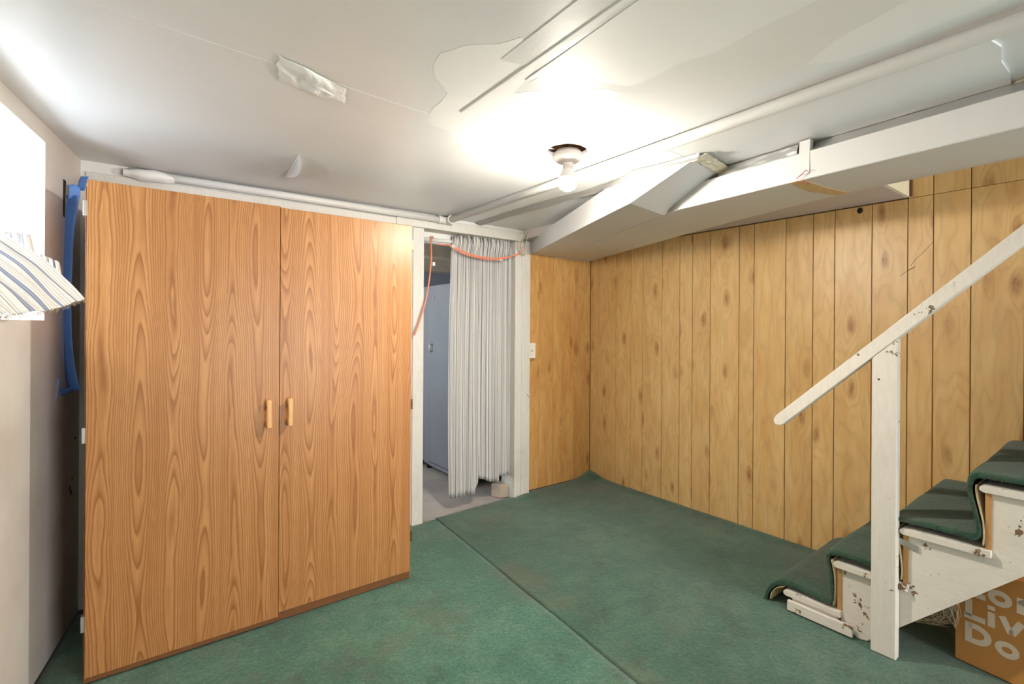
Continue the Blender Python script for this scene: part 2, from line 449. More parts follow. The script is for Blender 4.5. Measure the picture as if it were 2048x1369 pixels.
# window in the recess
w1 = MB()
WX = -0.74; WY0, WY1, WZ0, WZ1 = 1.86, 2.32, 1.47, 1.80
for (y0, y1, z0, z1) in ((RY0, WY0, RZ0, RZ1), (WY1, RY1, RZ0, RZ1), (WY0, WY1, RZ0, WZ0), (WY0, WY1, WZ1, RZ1)):
    w1.box(WX - 0.04, WX, y0, y1, z0, z1)
win = struct('window_1', w1, M['trim'])
MB().box(WX - 0.03, WX - 0.02, WY0, WY1, WZ0, WZ1).build('pane', M['pane'], win)
MB().box(WX - 0.018, WX + 0.004, (WY0 + WY1) / 2 - 0.015, (WY0 + WY1) / 2 + 0.015, WZ0, WZ1, 0.003).build('sash_bar', M['trim'], win)

# back wall, opening x 1.495..2.275
mb = MB()
mb.box(-0.5, 1.46, YB, YB + 0.12, 0, 2.3)
mb.box(1.46, 2.30, YB, YB + 0.10, 1.962, 2.3); mb.box(1.46, 2.30, YB + 0.102, YB + 0.15, 1.885, 2.3)
mb.box(2.36, 3.4, 3.06, 3.18, 0, 2.3)
mb.box(2.30, 2.36, YB + 0.02, 3.18, 0, 2.3)
wall_back = struct('wall_back', mb, M['wall'])
GB = [2.40, 2.573, 2.725, 2.821, 2.965, 3.157]
for a, b in zip(GB[:-1], GB[1:]):
    MB().box(a + 0.0012, b - 0.0012, 3.046, 3.060, 0.0, 1.882, 0.0015).build('plank', M['pine_b'], wall_back)

# right wall: backing plus planks
mb = MB(); mb.box(XR + 0.006, XR + 0.14, -3.5, 3.2, 0, 3.3)
wall_right = struct('wall_right', mb, M['groove'])
GR = [3.046, 2.956, 2.755, 2.600, 2.484, 2.303, 2.149, 2.044, 1.905, 1.699, 1.601, 1.405, 1.251, 1.138, 0.959, 0.803, 0.700, 0.560,
      0.38, 0.30, 0.16, 0.06, -0.08, -0.25, -0.40, -0.52, -0.70, -0.90, -1.05, -1.25, -1.4, -1.6, -1.75, -1.94, -2.1, -2.3, -2.42, -2.6, -2.8, -2.95, -3.1, -3.3, -3.49]
for i, (b, a) in enumerate(zip(GR[:-1], GR[1:])):
    MB().box(XR, XR + 0.0075, a + 0.0017, b - 0.0017, 0.0, 1.9765, 0.0016).build('plank', M['pine_r'], wall_right)
    if -1.94 < b < 0.81:
        MB().box(XR, XR + 0.0075, a + 0.0017, b - 0.0017, 1.9785, 3.2, 0.0016).build('plank', M['pine_r'], wall_right)
b2 = MB(); b2.lathe(0, 0, [(0.0001, 0.004), (0.011, 0.003), (0.014, 0.0), (0.014, -0.003)], 12)
b2.v = [(XR - v[2] * 0.5, 1.015 + v[0], 1.955 + v[1] * 1.25) for v in b2.v]
b2.build('hole', M['dark'], wall_right)
# scratches on the panelling
for pts in (((0.70, 1.74), (0.745, 1.685), (0.77, 1.66), (0.79, 1.628)), ((0.77, 1.625), (0.80, 1.607), (0.835, 1.578)), ((0.775, 1.618), (0.81, 1.60))):
    MB().tube([(XR + 0.0003, y, z) for y, z in pts], 0.0011, 5).build('scratch', M['brown_dark'], wall_right)

# wall behind the camera
struct('wall_near', MB().box(-1.7, 3.4, -3.62, -3.5, 0, 2.3), M['wall'])

# ceiling sheet with the stairwell opening and the ragged lamp hole
LX, LY = 1.437, 1.522
bm = bmesh.new()
outer = [(-1.7, -3.62), (3.30, -3.62), (3.30, -1.95), (2.42, -1.95), (2.42, 0.80), (3.30, 0.80), (3.30, 3.1), (-1.7, 3.1)]
hole = []
for k in range(22):
    an = 2 * PI * k / 22
    r = 0.080 + 0.010 * noise.noise((math.cos(an) * 2, math.sin(an) * 2, 4)) + (0.008 if k in (1, 20) else 0)
    hole.append((LX + 0.004 + r * 1.05 * math.cos(an), LY + 0.01 + r * math.sin(an)))
es = []
for loop in (outer, hole):
    vs = [bm.verts.new((x, y, CZ)) for x, y in loop]
    for i in range(len(vs)): es.append(bm.edges.new((vs[i], vs[(i + 1) % len(vs)])))
bmesh.ops.triangle_fill(bm, edges=es, use_beauty=True)
ret = bmesh.ops.extrude_face_region(bm, geom=bm.faces[:])
for g in ret['geom']:
    if isinstance(g, bmesh.types.BMVert): g.co.z += 0.014
bmesh.ops.recalc_face_normals(bm, faces=bm.faces[:])
mb = MB(); mb.frombm(bm)
ceiling = struct('ceiling', mb, M['ceiling'])
# junction box above the hole
jb = MB()
for k in range(8):
    a0, a1 = 2 * PI * k / 8, 2 * PI * (k + 1) / 8
    r = 0.098
    p = [(LX + r * math.cos(a0), LY + r * math.sin(a0), 2.064), (LX + r * math.cos(a1), LY + r * math.sin(a1), 2.064),
         (LX + r * math.cos(a1), LY + r * math.sin(a1), 2.13), (LX + r * math.cos(a0), LY + r * math.sin(a0), 2.13)]
    jb.add(p, [(0, 1, 2, 3)])
    jb.add([(LX, LY, 2.13), p[2], p[3]], [(0, 1, 2)])
jb.build('junction_box', M['brown_dark'], ceiling)
for k in range(5):
    an = 0.2 + k * 0.62
    q = MB(); r0 = 0.083
    q.prism([(LX + r0 * math.cos(an), LY + r0 * math.sin(an), CZ - 0.001), (LX + r0 * math.cos(an + .16), LY + r0 * math.sin(an + .16), CZ - 0.001),
             (LX + (r0 - .022) * math.cos(an + .1), LY + (r0 - .022) * math.sin(an + .1), CZ - 0.004)], (0, 0, 0.003))
    q.build('torn_flake', M['spackle'], ceiling)
# main slab above so that no sky leaks in
struct('trim_9', MB().box(-1.7, 2.42, -3.62, 3.2, 2.28, 2.36), M['wall'])
# stairwell shaft
sw = MB()
sw.box(2.36, 2.42, -2.07, 0.80, CZ + 0.014, 3.3); sw.box(2.42, 3.3, -2.07, -1.95, 2.07, 3.3); sw.box(2.36, 3.3, -2.07, 0.9, 3.3, 3.36)
sw.box(2.42, 3.166, 0.80, 0.86, 2.16, 3.3)
struct('trim_8', sw, M['wall'])

# lower sheet on the right part of the ceiling, ends in a broken edge near the frame
edge = [(1.668, 0.268), (1.74, 0.272), (1.80, 0.262), (1.90, 0.276), (2.0, 0.274), (2.12, 0.285), (2.42, 0.29)]
pts = [(x, y, CZ - 0.007) for x, y in edge] + [(2.42, 1.28, CZ - 0.007), (1.655, 1.245, CZ - 0.007)]
MB().prism(pts, (0, 0, 0.0068)).build('ceiling_panel', M['ceiling'], ceiling)
pts = [(1.655, 1.249, CZ - 0.006), (2.42, 1.284, CZ - 0.006), (2.42, 2.96, CZ - 0.006), (1.672, 2.96, CZ - 0.006)]
MB().prism(pts, (0, 0, 0.0058)).build('ceiling_panel', M['ceiling'], ceiling)
# joints
MB().prism([(0.70, -3.4, CZ - .0016), (0.83, -3.4, CZ - .0016), (0.915, 1.10, CZ - .0016), (0.80, 1.12, CZ - .0016)], (0, 0, .0015)).build('joint_tape', M['ceiling'], ceiling)
q = MB()
q.prism([(0.785, -3.4, CZ - .004), (0.80, -3.4, CZ - .004), (0.905, 1.47, CZ - .004), (0.885, 1.48, CZ - .004)], (0, 0, .004), 0.0012)
q.build('joint_ridge', M['spackle'], ceiling)
q = MB(); q.prism([(0.90, 0.70, CZ - .0028), (0.945, 0.66, CZ - .0028), (0.95, 1.12, CZ - .0028), (0.925, 1.17, CZ - .0028)], (0, 0, .0027), 0.001)
q.build('joint_ridge', M['spackle'], ceiling)
q = MB(); q.prism([(-0.35, 1.49, CZ - .0008), (0.82, 1.565, CZ - .0008), (0.82, 1.600, CZ - .0008), (-0.35, 1.525, CZ - .0008)], (0, 0, .0008))
q.build('joint_ridge', M['ceiling'], ceiling)
# plaster patches, each with its own ragged outline
def patch(pts, seedv, amp=0.02):
    c = Vector((sum(p[0] for p in pts) / len(pts), sum(p[1] for p in pts) / len(pts), 0))
    out = []
    n = len(pts)
    for i in range(n):
        a = Vector((*pts[i], 0)); b = Vector((*pts[(i + 1) % n], 0))
        for k in range(5):
            p = a.lerp(b, k / 5); d = (p - c).normalized()
            p = p + d * amp * noise.noise((p.x * 9, p.y * 9, seedv))
            out.append((p.x, p.y, CZ - 0.0005))
    MB().prism(out, (0, 0, 0.0004)).build('plaster_patch', M['spackle'], ceiling)
patch([(0.66, 1.20), (0.70, 1.30), (0.80, 1.46), (0.84, 1.60), (1.0, 1.72), (1.22, 1.66), (1.36, 1.50), (1.30, 1.25), (1.20, 1.06), (1.10, 1.10), (0.95, 1.26), (0.90, 1.05), (0.78, 1.0), (0.73, 1.12)], 1.3, 0.05)
patch([(0.93, 0.45), (1.22, 0.40), (1.24, 0.75), (1.20, 1.0), (1.10, 1.04), (0.95, 1.16), (0.93, 0.8)], 5.1, 0.03)
patch([(1.38, 0.30), (1.56, 0.22), (1.57, 0.55), (1.50, 0.62), (1.44, 0.52)], 9.7, 0.03)
patch([(0.55, 2.35), (0.60, 2.33), (0.62, 2.72), (0.55, 2.74)], 3.2, 0.02)
# crumpled paper patch
def crumple(u, v):
    x = 0.315 + 0.215 * u + 0.035 * (v - 0.5); y = 1.47 + 0.06 * u + 0.165 * v - 0.05 * u * (v - 0.5)
    e = min(u, 1 - u) * min(v, 1 - v) * 4
    z = CZ - 0.002 - max(0, e) ** 0.5 * (0.010 + 0.012 * noise.noise((u * 3.1, v * 2.7, 2.2)) + 0.006 * noise.noise((u * 9, v * 7, 1)))
    x += 0.012 * noise.noise((u * 4, v * 4, 7)); y += 0.016 * noise.noise((u * 4, v * 4, 17))
    return (x, y, z)
MB().grid(crumple, 22, 16, False).build('paper_patch', M['spackle'], ceiling)
# hanging flap of paint
def flap(u, v):
    x = 0.548 + 0.028 * u; y = 2.29 + 0.37 * u
    bulge = math.sin(PI * min(1, max(0, u * 1.02))) ** 0.7
    a = v * 1.25
    return (x + 0.045 * bulge * math.sin(a) * 0.75, y, CZ - 0.001 - 0.047 * bulge * (1 - math.cos(a)))
solid(MB().grid(flap, 16, 8).build('paint_flap', M['spackle'], ceiling), 0.0012)
# crumbled insulation at the broken edge
for k in range(4):
    s = 0.022 + 0.008 * random.random()
    bm = bmesh.new(); bmesh.ops.create_icosphere(bm, subdivisions=2, radius=s)
    ox, oy = 2.115 + 0.03 * k, 0.262 + 0.012 * random.random()
    for v in bm.verts:
        v.co *= 1 + 0.3 * noise.noise(v.co * 60 + Vector((k, 0, 0)))
        v.co = Vector((ox + v.co.x, oy + v.co.y, CZ - 0.004 + v.co.z * 0.55))
    q = MB(); q.frombm(bm); q.build('insulation_lump', M['cream'], ceiling)

# ------------------------------------------------------------------ trims of the doorway
mb = MB(); mb.box(1.30, 2.335, YB - 0.015, YB + 0.16, 1.955, 2.022, 0.003)
struct('trim_1', mb, M['trim'])
mb = MB(); mb.box(1.418, 1.497, YB - 0.012, YB + 0.11, -0.012, 1.953, 0.003)
struct('trim_2', mb, M['trim'])
mb = MB(); mb.box(2.272, 2.36, YB + 0.005, YB + 0.14, -0.012, 1.953, 0.003); mb.box(2.330, 2.412, YB - 0.004, YB + 0.06, 0.0, 1.865, 0.003)
tr3 = struct('trim_3', mb, M['trim'])
# wood ledge along the wall over the wardrobe
mb = MB(); mb.box(-0.205, 1.30, YB - 0.012, YB + 0.0, 1.93, 2.0, 0.004)
struct('trim_4', mb, M['trim'])

# soffit box against the right wall
mb = MB(); mb.box(2.36, XR - 0.001, 0.805, 3.04, 1.982, 2.049)
so = struct('trim_5', mb, M['soffit'])
MB().box(2.36, XR - 0.002, 0.795, 0.805, 1.984, 2.159, 0.001).build('end_board', M['cream'], so)
MB().box(XR - 0.012, XR - 0.0005, 0.783, 0.795, 1.985, 2.158, 0.002).build('corner_bead', M['groove'], so)

# ------------------------------------------------------------------ ducts
def duct_poly(left, right):  # plan polylines -> plan polygon
    return left + right[::-1]
ZD0 = 1.885
main = thing('air_duct', 'white boxed main air duct running along the ceiling beside the panelled wall', 'duct', (2.2, 1.0, ZD0))
L = [(2.75, 3.035), (2.113, 1.44), (2.052, 0.645), (2.022, 0.247), (1.98, -3.45)]
R = [(3.15, 3.035), (2.632, 1.59), (2.42, 0.85), (2.375, 0.29), (2.34, -3.45)]
poly = duct_poly(L, R)
MB().prism([(x, y, ZD0) for x, y in poly], (0, 0, 0.108), 0.003).build('duct_body', M['duct'], main)
# foil-taped gap between duct top and ceiling
def foil_strip(path, z0, z1, dx, name, n=46, wob=0.006):
    P = [Vector((x, y, 0)) for x, y in path]
    segs = [(P[i + 1] - P[i]).length for i in range(len(P) - 1)]; tot = sum(segs)
    def at(u):
        d = u * tot
        for i, s in enumerate(segs):
            if d <= s or i == len(segs) - 1: return P[i].lerp(P[i + 1], min(1, d / s))
            d -= s
    def fn(u, v):
        p = at(u); nz = noise.noise((u * tot * 14, v * 3, 1.7)) * wob
        return (p.x + dx * v + nz, p.y, z0 + (z1 - z0) * v + nz * 0.4)
    q = MB().grid(fn, n, 5, False); return q
foil_strip([(2.072, 0.832), (2.060, 0.642), (2.030, 0.247), (1.99, -3.45)], 1.985, CZ - 0.009, 0.055, 'f', 110).build('foil_tape', M['foil'], main)
foil_strip([(2.105, 1.24), (2.083, 0.98), (2.074, 0.885)], 1.975, CZ - 0.012, 0.022, 'f', 40, 0.008).build('foil_tape', M['foil'], main)
q = MB(); q.prism([(2.066, 0.875, ZD0 + .02), (2.072, 0.872, CZ - .012), (2.068, 0.832, CZ - .012), (2.062, 0.832, ZD0 + .02)], (0.03, 0, 0)); q.build('joint_collar', M['duct'], main)
# stained paper tape around the joint underneath
q = MB(); q.prism([(2.072, 0.905, ZD0 - .0012), (2.070, 0.855, ZD0 - .0012), (2.25, 0.845, ZD0 - .0012), (2.415, 0.815, ZD0 - .0012), (2.425, 0.86, ZD0 - .0012), (2.26, 0.915, ZD0 - .0012)], (0, 0, 0.0011))
q.build('paper_tape', M['card_tape'], main)['label'] = 'stained tan paper tape'
for pts in (((2.055, 0.86, ZD0 + .012), (2.052, 0.84, ZD0 + .028), (2.05, 0.83, ZD0 + .022)), ((2.057, 0.875, ZD0 + .006), (2.054, 0.85, ZD0 + .02)), ((2.068, 0.88, ZD0 - .0015), (2.12, 0.86, ZD0 - .0015), (2.15, 0.868, ZD0 - .0015))):
    MB().tube(smooth_path([(p[0] - 0.003, p[1], p[2]) for p in pts], 5), 0.0016, 5).build('red_scrawl', m_plain('red_ink', srgb(190, 90, 96), 0.6), main)

branch = thing('branch_duct', 'white angled branch duct sloping up into the ceiling beside the lamp', 'duct', (2.2, 2.2, ZD0))
ZB = ZD0 - 0.004
bl = [Vector((2.462, 3.030)), Vector((1.872, 1.640)), Vector((1.815, 1.502))]
br = [Vector((2.738, 3.030)), Vector((2.175, 1.640)), Vector((2.147, 1.557))]
tl, tr = Vector((1.872, 1.185)), Vector((2.235, 1.245))
q = MB()
zt = CZ - 0.012
# bottom: back edge -> bend -> top edge
ramp = 1
Bp = [(*bl[0], ZB), (*bl[1], ZB)] + [(*bl[2].lerp(tl, k / ramp), ZB + (zt - 0.012 - ZB) * (k / ramp) ** 1.12) for k in range(ramp + 1)]
Bq = [(*br[0], ZB), (*br[1], ZB)] + [(*br[2].lerp(tr, k / ramp), ZB + (zt - 0.012 - ZB) * (k / ramp) ** 1.12) for k in range(ramp + 1)]
def topz(y):  # top edge of the front face
    return 1.995 if y > 2.9 else 2.0 + 0.022 * min(1, (2.9 - y) / 1.2)
Tp = [(p[0], p[1], max(topz(p[1]), p[2] + 0.001)) for p in Bp]
Tq = [(p[0], p[1], max(topz(p[1]), p[2] + 0.001)) for p in Bq]
Tp[-1] = (tl.x, tl.y, zt); Tq[-1] = (tr.x, tr.y, zt)
vs = Bp + Bq + Tp + Tq; n = len(Bp); fs = []
for i in range(n - 1):
    fs.append((i, n + i, n + i + 1, i + 1))
    fs.append((2 * n + i, 2 * n + i + 1, 3 * n + i + 1, 3 * n + i))
    fs.append((i, i + 1, 2 * n + i + 1, 2 * n + i))
    fs.append((n + i, 3 * n + i, 3 * n + i + 1, n + i + 1))
fs.append((0, 2 * n, 3 * n, n)); fs.append((n - 1, 2 * n - 1, 4 * n - 1, 3 * n - 1))
q.add(vs, fs)
q.build('duct_body', M['duct'], branch)
# foil on the top seam and the end tape
fpath = [Vector((1.925, 1.765)), Vector((1.872, 1.640)), Vector((1.815, 1.502)), Vector((1.872, 1.187))]
flen = [(fpath[k + 1] - fpath[k]).length for k in range(3)]
def foil2(u, v):
    d = u * sum(flen); k = 0
    while k < 2 and d > flen[k]: d -= flen[k]; k += 1
    p = fpath[k].lerp(fpath[k + 1], min(1, d / flen[k]))
    nz = 0.006 * noise.noise((u * 20, v * 3, 4)) + 0.004 * noise.noise((u * 55, v * 6, 8))
    w_ = 0.006 + 0.010 * min(1, u * 4)
    return (p.x - 0.007 + abs(nz) * 0.5 + 0.030 * v * v, p.y, 2.022 - w_ + v * (w_ + 0.020) + nz * 0.6)
MB().grid(foil2, 60, 6, False).build('foil_tape', M['foil'], branch)
def endtape(u, v):
    p = tl.lerp(tr, u); nz = 0.005 * noise.noise((u * 12, v * 4, 9))
    return (p.x + 0.008 * v, p.y + 0.02 - 0.05 * v, zt - 0.024 + 0.019 * v + nz)
solid(MB().grid(endtape, 24, 5, False).build('end_tape', M['tan_tape'], branch), 0.0015)
# grey metallic strip stuck along the ceiling beside the branch
def strip(u, v):
    y = 2.94 + (1.20 - 2.94) * u; x = 1.885 - 0.012 * u + 0.035 * max(0, 1 - abs(u - 0.62) * 6)
    nz = 0.003 * noise.noise((y * 9, v * 2, 3)) + (0.010 * noise.noise((y * 30, v * 3, 5)) if 0.66 < u < 0.8 else 0)
    return (x + 0.05 * v, y, CZ - 0.0085 - 0.016 * v + nz)
o = MB().grid(strip, 70, 3, False).build('foil_strip', M['grey_foil'], None)
tag(o, 'grey metallic foil strip along the ceiling between the pipe and the branch duct', 'tape')

# ------------------------------------------------------------------ pipes
pipe = thing('water_pipe', 'white painted pipe along the ceiling from doorway to top right corner', 'pipe', (1.64, 2.9, CZ - 0.022))
PX = 1.646
MB().tube([(PX + 0.012, 2.90, 2.018), (PX, 1.5, 2.019), (PX - 0.02, 0.2, 2.019), (PX - 0.07, -3.45, 2.019)], 0.0215, 14).build('pipe_run', M['pipe'], pipe)
MB().tube([(-0.05, 2.948, 2.024), (0.7, 2.937, 2.022), (1.60, 2.935, 2.018)], 0.020, 14).build('pipe_run', M['pipe'], pipe)
MB().tube([(1.585, 2.935, 2.020), (1.60, 2.935, 2.020), (1.61, 2.935, 2.020), (1.66, 2.935, 2.018), (1.69, 2.935, 2.016)], [0.027, 0.029, 0.025, 0.025, 0.025], 14).build('pipe_fitting', M['pipe'], pipe)
MB().tube([(PX + 0.012, 2.935, 2.018), (PX + 0.012, 2.895, 2.020), (PX + 0.012, 2.885, 2.020), (PX + 0.012, 2.88, 2.020)], [0.026, 0.026, 0.029, 0.029], 14).build('pipe_fitting', M['pipe'], pipe)
q = MB()
def lump(u, v):
    an = PI * (0.5 + v); r = 0.017 + 0.014 * math.sin(PI * u) + 0.007 * noise.noise((u * 4, v * 3, 8))
    return (-0.07 + 0.20 * u, 2.945 + r * math.cos(an), 2.022 + r * math.sin(an) * 0.95 - 0.004)
q.grid(lump, 14, 10); q.build('plaster_lump', M['spackle'], pipe)

# ------------------------------------------------------------------ carpets
def seam_x(y): return 1.607 + 0.080 * (y - 2.977)
def carpet(name, x0fn, x1fn, y0, y1fn, nx, ny, zfn, mat):
    def fn(u, v):
        x_a, x_b = x0fn, x1fn
        # rows run in v (y), columns in u (x)
        yy0 = y0
        y = yy0 + v * (2.98 - yy0)
        xa, xb = x_a(y), x_b(y)
        x = xa + (xb - xa) * u
        ymax = y1fn(x); y = yy0 + v * (ymax - yy0)
        return (x, y, zfn(x, y))
    q = MB().grid(fn, nx, ny, True)
    o = q.build(name, mat); solid(o, 0.010, -1.0); return o
def zl(x, y):
    d = abs(x - seam_x(y))
    return 0.0025 * noise.noise((x * 3, y * 3, 0)) - 0.003 + (-0.0015 if d < 0.01 else 0)
def zr(x, y):
    z = 0.0025 * noise.noise((x * 3, y * 3, 5)) - 0.001
    d = x - seam_x(y)
    z += 0.0035 * math.exp(-(d / 0.02) ** 2)
    c = math.hypot(3.16 - x, 3.045 - y); z += 0.042 * math.exp(-(c / 0.13) ** 2)
    z += 0.010 * math.exp(-((3.15 - x) / 0.04) ** 2)
    z += 0.022 * math.exp(-(((x - 2.37) / 0.10) ** 2 + ((y - 2.96) / 0.05) ** 2))
    return z
o = carpet('carpet', lambda y: lwx(y) + 0.004, lambda y: seam_x(y) - 0.002, -3.49, lambda x: YB - 0.016 if x < 1.5 else YB - 0.005 + 0.006 * noise.noise((x * 40, 0, 0)), 80, 220, zl, M['carpet_l'])
tag(o, 'teal green carpet piece in front of the oak wardrobe, left of the seam', 'carpet', None)
o = carpet('carpet', seam_x, lambda y: XR - 0.003, -3.49,
           lambda x: (2.982 + 0.03 * min(1, max(0, (x - 1.7) / .5)) if x < 2.27 else (2.958 if x < 2.42 else 3.042)) + 0.004 * noise.noise((x * 60, 3, 0)), 100, 230, zr, M['carpet_r'])
tag(o, 'darker green carpet piece by the panelled wall, right of the seam', 'carpet', None)

# ------------------------------------------------------------------ wardrobe
wx0, wx1, wyf, wyb = -0.162, 1.118, 2.352, 2.945
ward = thing('wardrobe', 'tall oak wardrobe with two plain doors, left of the doorway', 'wardrobe', (0.48, 2.65, 0.0))
DT = 0.018
c = MB()
c.box(wx0, wx0 + 0.018, wyf, wyb, 0, 1.80, 0.001); c.box(wx1 - 0.018, wx1, wyf, wyb, 0, 1.795, 0.001)
c.box(wx0 + 0.018, wx1 - 0.018, wyb - 0.008, wyb, 0.0, 1.80)
c.box(wx0 + 0.018, wx1 - 0.018, wyf + 0.01, wyb - 0.008, 0.06, 0.078)
c.box(0.475, 0.493, wyf + 0.01, wyb - 0.01, 0.078, 1.80)
c.build('carcass', M['oak_edge'], ward)
MB().box(wx0 + 0.03, wx1, wyf + 0.006, wyb, 1.806, 1.824, 0.0015).build('top_panel', M['oak'], ward)
MB().box(wx0 + 0.002, 0.478, wyf - 0.004, wyf + 0.012, 0.0, 0.050, 0.001).build('plinth', M['oak_edge'], ward)
MB().box(0.478, wx1 - 0.002, wyf - 0.002, wyf + 0.014, 0.0, 0.055, 0.001).build('plinth', M['oak_edge'], ward)
def door(x0, x1, z0, z1, hx, dy):
    d = MB().box(x0, x1, wyf - 0.022 + dy, wyf - 0.004 + dy, z0, z1, 0.0012).build('door', M['oak'], ward)
    yf = wyf - 0.022 + dy
    q = MB()
    q.box(hx - 0.009, hx + 0.009, yf - 0.034, yf - 0.020, 0.862, 0.982, 0.003)
    q.box(hx - 0.008, hx + 0.008, yf - 0.022, yf, 0.868, 0.892, 0.002); q.box(hx - 0.008, hx + 0.008, yf - 0.022, yf, 0.954, 0.977, 0.002)
    q.build('handle', M['handle_oak'], d)
    return d
d1 = door(wx0 + 0.006, 0.4838, 0.028, 1.822, 0.440, -0.002)
d2 = door(0.4862, wx1 - 0.008, 0.045, 1.817, 0.525, 0.0)
for z in (1.72, 0.90, 0.22):
    MB().box(wx0 - 0.006, wx0 + 0.006, wyf - 0.016, wyf + 0.010, z - 0.028, z + 0.028, 0.001).build('hinge', M['metal'], d1)
for z in (1.72, 0.90, 0.22):
    MB().box(wx1 - 0.008, wx1 + 0.003, wyf - 0.018, wyf + 0.008, z - 0.026, z + 0.026, 0.001).build('hinge', M['bronze'], d2)
q = MB(); q.lathe(0.488, wyf + 0.03, [(0.0001, 1.832), (0.010, 1.830), (0.012, 1.824)], 10); q.build('screw', M['dark'], ward)

# ------------------------------------------------------------------ ceiling lamp
lamp = thing('ceiling_lamp', 'bare lit bulb in a white porcelain lampholder over a ragged ceiling hole', 'lamp', (LX, LY, CZ))
MB().lathe(LX, LY, [(0.0001, 2.046), (0.050, 2.046), (0.058, 2.036), (0.064, 2.030), (0.065, 2.022), (0.062, 2.015), (0.052, 2.004), (0.036, 1.996), (0.024, 1.993)], 40).build('lampholder', M['porcelain'], lamp)
MB().lathe(LX, LY, [(0.024, 1.994), (0.0225, 1.990), (0.0225, 1.977), (0.0205, 1.976), (0.0205, 1.974), (0.023, 1.973), (0.023, 1.969), (0.0001, 1.969)], 28).build('socket', M['porcelain'], lamp)
MB().lathe(LX, LY, [(0.0215, 1.970), (0.024, 1.962), (0.030, 1.950), (0.0370, 1.938), (0.0392, 1.930)], 28).build('bulb_base', M['bulb_body'], lamp)
MB().lathe(LX, LY, [(0.0388, 1.930), (0.0388, 1.925), (0.0385, 1.912), (0.036, 1.899), (0.029, 1.887), (0.016, 1.880), (0.0001, 1.878)], 28).build('bulb', M['bulb'], lamp)

# ------------------------------------------------------------------ doorway curtain on its rod
rod = thing('curtain_rod', 'white pipe curtain rod across the top of the doorway', 'curtain rod', (1.9, 3.055, 1.90))
MB().tube([(1.498, 3.055, 1.897), (2.271, 3.055, 1.925)], 0.014, 12).build('rod', M['pipe'], rod)
for x in (1.503, 2.266): MB().tube([(x - 0.005, 3.055, 1.897 if x < 2 else 1.925), (x + 0.005, 3.055, 1.897 if x < 2 else 1.925)], 0.024, 12).build('rod_flange', M['pipe'], rod)
def curt(u, v):
    # u across, v from hem (0) to header top (1)
    H0 = 1.945; z = 0.085 + v * (H0 - 0.085)
    topx0, topx1 = 1.752, 2.258; botx0, botx1 = 1.738, 2.268
    k = max(0, min(1, v)) ** 1.2
    xa = botx0 + (topx0 - botx0) * k - 0.035 * math.sin(PI * v) * 0.35; xb = botx1 + (topx1 - botx1) * k
    nf = 15
    ph = 2 * PI * nf * u + 1.2 * math.sin(5 * u + 2 * v) + 0.8 * math.sin(3 * v + 9 * u)
    amp = 0.0105 + 0.005 * noise.noise((u * 7, v * 1.5, 1))
    y = 3.030 + amp * math.sin(ph) + 0.007 * math.sin(2 * PI * 4.2 * u + 1.0 + v)
    x = xa + (xb - xa) * u + 0.010 * math.sin(ph * 0.5 + 1.0) * 0.4
    if z > 1.86:      # gathered header
        t = (z - 1.86) / 0.085
        y += 0.004 * math.sin(2 * PI * 34 * u) * (1 + t) - 0.012 * math.sin(PI * min(1, t * 1.1)) - 0.006
        z += 0.012 * noise.noise((u * 30, 2, 0)) * t + 0.024 * u * t * 1.2
        x += 0.006 * math.sin(2 * PI * 27 * u) * t
    if v < 0.001:
        pass
    # hem is hitched up in two places
    lift = 0.0
    if u > 0.40: lift = 0.105 * math.exp(-((u - 0.47) / 0.05) ** 2) if u < 0.47 else (0.105 - 0.055 * min(1, (u - 0.47) / 0.25))
    if u > 0.80: lift = 0.085
    z += lift * (1 - v) ** 6
    return (x, y, z)
cu = MB().grid(curt, 220, 44, True, lambda u, v: (u, v)).build('curtain', M['ticking_door'])
solid(cu, 0.0016)
tag(cu, 'long striped cotton curtain hanging gathered in the doorway', 'curtain')

# ------------------------------------------------------------------ storage room behind the doorway
mb = MB(); mb.box(0.1, 3.7, 5.6, 5.75, 0, 2.4); mb.box(0.0, 0.1, 3.1, 5.75, 0, 2.4); mb.box(3.6, 3.7, 3.2, 5.75, 0, 2.4)
struct('wall_storage', mb, M['back_wall2'])
struct('ceiling_storage', MB().box(0.0, 3.7, 3.18, 5.75, 2.12, 2.2), M['beam'])
mb = MB(); mb.box(0.1, 3.6, 3.95, 4.10, 1.93, 2.12, 0.004)
struct('trim_6', mb, M['beam'])
mb = MB(); mb.box(0.1, 3.6, 4.75, 4.90, 1.90, 2.12, 0.004)
struct('trim_7', mb, M['beam'])
w2 = MB()
for (y0, y1, z0, z1) in ((3.6, 3.66, 1.0, 1.9), (4.84, 4.9, 1.0, 1.9), (3.66, 4.84, 1.0, 1.06), (3.66, 4.84, 1.84, 1.9)): w2.box(0.10, 0.14, y0, y1, z0, z1, 0.003)
w2o = struct('window_2', w2, M['trim'])
MB().box(0.11, 0.118, 3.66, 4.84, 1.06, 1.84).build('pane', M['pane2'], w2o)
